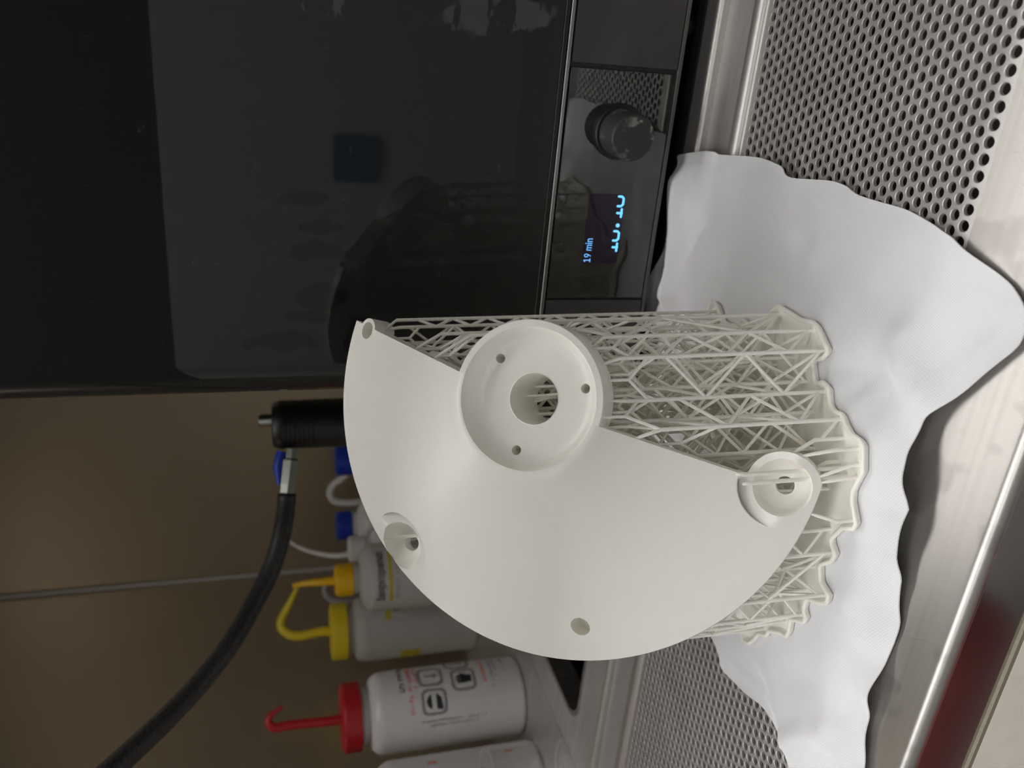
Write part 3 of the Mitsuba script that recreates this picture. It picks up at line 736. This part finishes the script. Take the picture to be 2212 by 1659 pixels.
# second red-capped bottle, nearer, cut by the picture's edge
RX, RY = -.727, .178
t2, b2, _ = wash_bottle('wash_bottle', 'white wash bottle with red cap at the picture edge, behind a clear beaker', RX, RY, LEDGE, BRr, BH, .0265, .034, .0185, 'm_ldpe', 'm_redcap',
    spout=([(RX, RY, BZ + BH + .018), (RX, RY, BZ + BH + .06), (RX - .002, RY, BZ + BH + .09), (RX - .010, RY + .006, BZ + BH + .102), (RX - .022, RY + .01, BZ + BH + .095)], [.0050, .0048, .0044, .0036, .002], 'm_redcap'))
A2 = ang_to_eye(RX, RY)
for dz in (.108, .031):
    ink(b2, 'red_mark', shift(flat(sg.box(-.0009, -.0045, .0009, .0045)), .0362, dz, 0), 'm_inkred', BRr, RX, RY, A2, BZ)
ink(b2, 'pictogram_frame', shift(flat(rrect(.026, .026, .0065).difference(rrect(.0205, .0205, .0045))), .008, .070, 0), 'm_inkgrey', BRr, RX, RY, A2, BZ)
ink(b2, 'pictogram', shift(flat(glass), .008, .070, 0), 'm_inkgrey', BRr, RX, RY, A2, BZ)

# yellow-capped bottle with the bent yellow spout
YX, YY_ = -.745, .460
t3, b3, _ = wash_bottle('wash_bottle', 'clear wash bottle with wide yellow cap and long bent yellow spout', YX, YY_, LEDGE, .0400, .1555, .028, .0345, .0190, 'm_clearpe', 'm_yellow',
    spout=([(YX, YY_, .175), (YX, YY_, .205), (YX + .000, YY_ + .004, .226), (YX + .007, YY_ + .014, .236), (YX + .020, YY_ + .024, .230), (YX + .034, YY_ + .031, .221), (YX + .047, YY_ + .038, .214)], [.0058, .0056, .0056, .0056, .0046, .0036, .0022], 'm_yellow'))
A3 = ang_to_eye(YX, YY_)
ink(b3, 'yellow_stripe', shift(flat(sg.box(-.006, -.0035, .032, .0035)), .013, .114, 0), 'm_inkyellow', .04, YX, YY_, A3, LEDGE)
ink(b3, 'yellow_label', shift(flat(sg.box(-.009, -.012, .009, .012)), -.045, .087, 0), 'm_inkyellow', .04, YX, YY_, A3, LEDGE)
ink(b3, 'black_mark', shift(scribble(.012, .009, 41), .024, .099, 0), 'm_ink', .04, YX, YY_, A3, LEDGE)
ink(b3, 'black_mark', shift(scribble(.010, .006, 42), .024, .126, 0), 'm_inkgrey', .04, YX, YY_, A3, LEDGE)
# isopropanol bottle
IX, IY = -.640, .424
t4, b4, _ = wash_bottle('wash_bottle', 'frosted wash bottle lettered Isopropanol, with narrow orange cap and tapered spout', IX, IY, LEDGE, .0395, .153, .0165, .0185, .020, 'm_clearpe', 'm_orange',
    spout=([(IX, IY, .170), (IX, IY, .190), (IX - .003, IY + .004, .206), (IX - .009, IY + .010, .221)], [.0052, .0046, .0036, .0028], 'm_orange'))
A4 = ang_to_eye(IX, IY)
tx = meshkit.text_mesh('Isopropanol', .0085, .0003, bold=True); tx.apply_scale((.060 / tx.extents[0], 1, 1)); tx.apply_translation((-.030, .1280, .0002))
ink(b4, 'lettering', tx, 'm_ink', .0395, IX, IY, A4, LEDGE)
ink(b4, 'yellow_stripe', shift(flat(sg.box(-.031, -.002, .030, .002), .0003), 0, .1205, 0), 'm_inkyellow', .0395, IX, IY, A4, LEDGE)
ink(b4, 'small_lettering', shift(scribble(.045, .0035, 51), -.004, .1110, .0002), 'm_inkgrey', .0395, IX, IY, A4, LEDGE)
# the bottles at the back
def back_bottle(label, x, y, r, hb, rc, hc, bm, cm, spout=None):
    return wash_bottle('wash_bottle', label, x, y, LEDGE, r, hb, rc * .85, rc, hc, bm, cm, spout)
back_bottle('white bottle with bright blue cap standing behind the Isopropanol bottle', -.668, .580, .030, .138, .019, .020, 'm_ldpe', 'm_bluecap')
QX, QY = -.604, .645
back_bottle('bottle with dark blue cap and looped white tube beside the black canister', QX, QY, .034, .132, .021, .022, 'm_ldpe', 'm_bluecap',
    spout=([(QX - .055, QY - .02, .095), (QX - .060, QY - .015, .122), (QX - .061, QY - .012, .148), (QX - .056, QY - .008, .161), (QX - .046, QY - .004, .163), (QX - .032, QY - .002, .152), (QX - .012, QY, .136)], .0048, 'm_whitetube'))
VX, VY = -.664, .518
back_bottle('small white squeeze bottle with white cap and thin curved white tube', VX, VY, .0255, .128, .0165, .020, 'm_ldpe', 'm_whitetube',
    spout=([(VX - .006, VY, .146), (VX - .010, VY + .003, .166), (VX - .010, VY + .012, .188), (VX - .006, VY + .018, .205), (VX + .004, VY + .024, .222)], [.0036, .0034, .003, .0026, .002], 'm_whitetube'))
back_bottle('small white bottle with dark red cap at the back', -.722, .628, .023, .108, .017, .018, 'm_ldpe', 'm_redcap_dark')
GX, GY = -.783, .565
back_bottle('slim frosted bottle with a hooked grey tube, behind the yellow-capped bottle', GX, GY, .025, .105, .015, .016, 'm_clearpe', 'm_greytube',
    spout=([(GX, GY, .120), (GX, GY, .148), (GX + .002, GY + .003, .164), (GX + .010, GY + .010, .174), (GX + .018, GY + .017, .172)], .005, 'm_greytube'))

# clear beaker in the foreground
JX, JY = -.640, .098
jp = [(0, .0010), (.034, .0010), (.0375, .003), (.0393, .007), (.0393, .0755)]
jk = thing('beaker', 'clear plastic beaker with droplets standing in front of the red-capped bottles', 'beaker')
obj('wall', shift(lathe(jp, 72), JX, JY, LEDGE + .0004), 'm_clear', jk, smooth=40)
def torus(R, r, z): return shift(lathe([(R + r * math.cos(t), r * math.sin(t)) for t in np.linspace(-PI, PI, 13)], 72), JX, JY, LEDGE + z)
obj('rim', torus(.0393, .0012, .0755), 'm_clear_rim', jk, smooth=True)
obj('foot_ring', torus(.0372, .0016, .0022), 'm_clear_rim', jk, smooth=True)
for q, (da, z) in enumerate(((.35, .018), (.30, .028), (.28, .038), (.05, .050), (.02, .044))):
    aa = ang_to_eye(JX, JY) + da
    s = trimesh.creation.icosphere(2, .0021); s.apply_scale((1, 1, 1.3))
    obj('droplet', shift(s, JX + .0398 * math.cos(aa), JY + .0398 * math.sin(aa), LEDGE + z), 'm_drop', jk, smooth=True)

# black canister with its steel pin, and the hose
CX, CY = -.347, .252
ck = thing('canister', 'black ribbed canister with a steel pin on top, beside the curing station', 'canister')
cpf = [(0, .242), (.0165, .242), (.0185, .2405), (.0202, .236)]
zz = .234
for q in range(7): cpf += [(.0206, zz), (.0206, zz - .0022), (.0200, zz - .0026), (.0200, zz - .0032)]; zz -= .0036
cpf += [(.0206, zz), (.0206, .004), (.0195, .001), (0, .001)]
obj('body', shift(lathe(cpf, 64), CX, CY, 0), 'm_black', ck, smooth=35)
obj('pin', shift(lathe([(0, .011), (.0048, .011), (.0055, .0102), (.0055, 0), (0, 0)], 32), CX + .003, CY + .004, .2415), 'm_steel', ck, smooth=35)
hk = thing('hose', 'black braided hose with a steel end fitting, curving away from the canister', 'hose')
hp = np.array([(-391, 214, 232), (-404, 203, 234), (-411, 195, 236), (-433, 176, 245), (-451, 150, 261), (-461, 117, 279), (-468, 86, 301), (-465, 49, 324), (-458, 4, 353), (-450, -30, 372)]) / 1000
obj('braided_tube', tube(hp, .0075, 20, 90), 'm_hose', hk, smooth=True)
f0, f1 = np.array((-.361, .234, .2265)), hp[0]
obj('fitting', tube([f0, f0 + (f1 - f0) * .22, f0 + (f1 - f0) * .26, f0 + (f1 - f0) * .8, f1], [.0048, .0050, .0068, .0066, .0060], 6), 'm_fitting', hk, smooth=False)
bt = tube([f0 + (f1 - f0) * .1 + [0, .004, .0075], f0 + (f1 - f0) * .45 + [0, .004, .0085], f0 + (f1 - f0) * .85 + [0, .004, .0055]], [.0045, .005, .003], 12)
obj('blue_tab', bt, 'm_bluecap', hk, smooth=40)
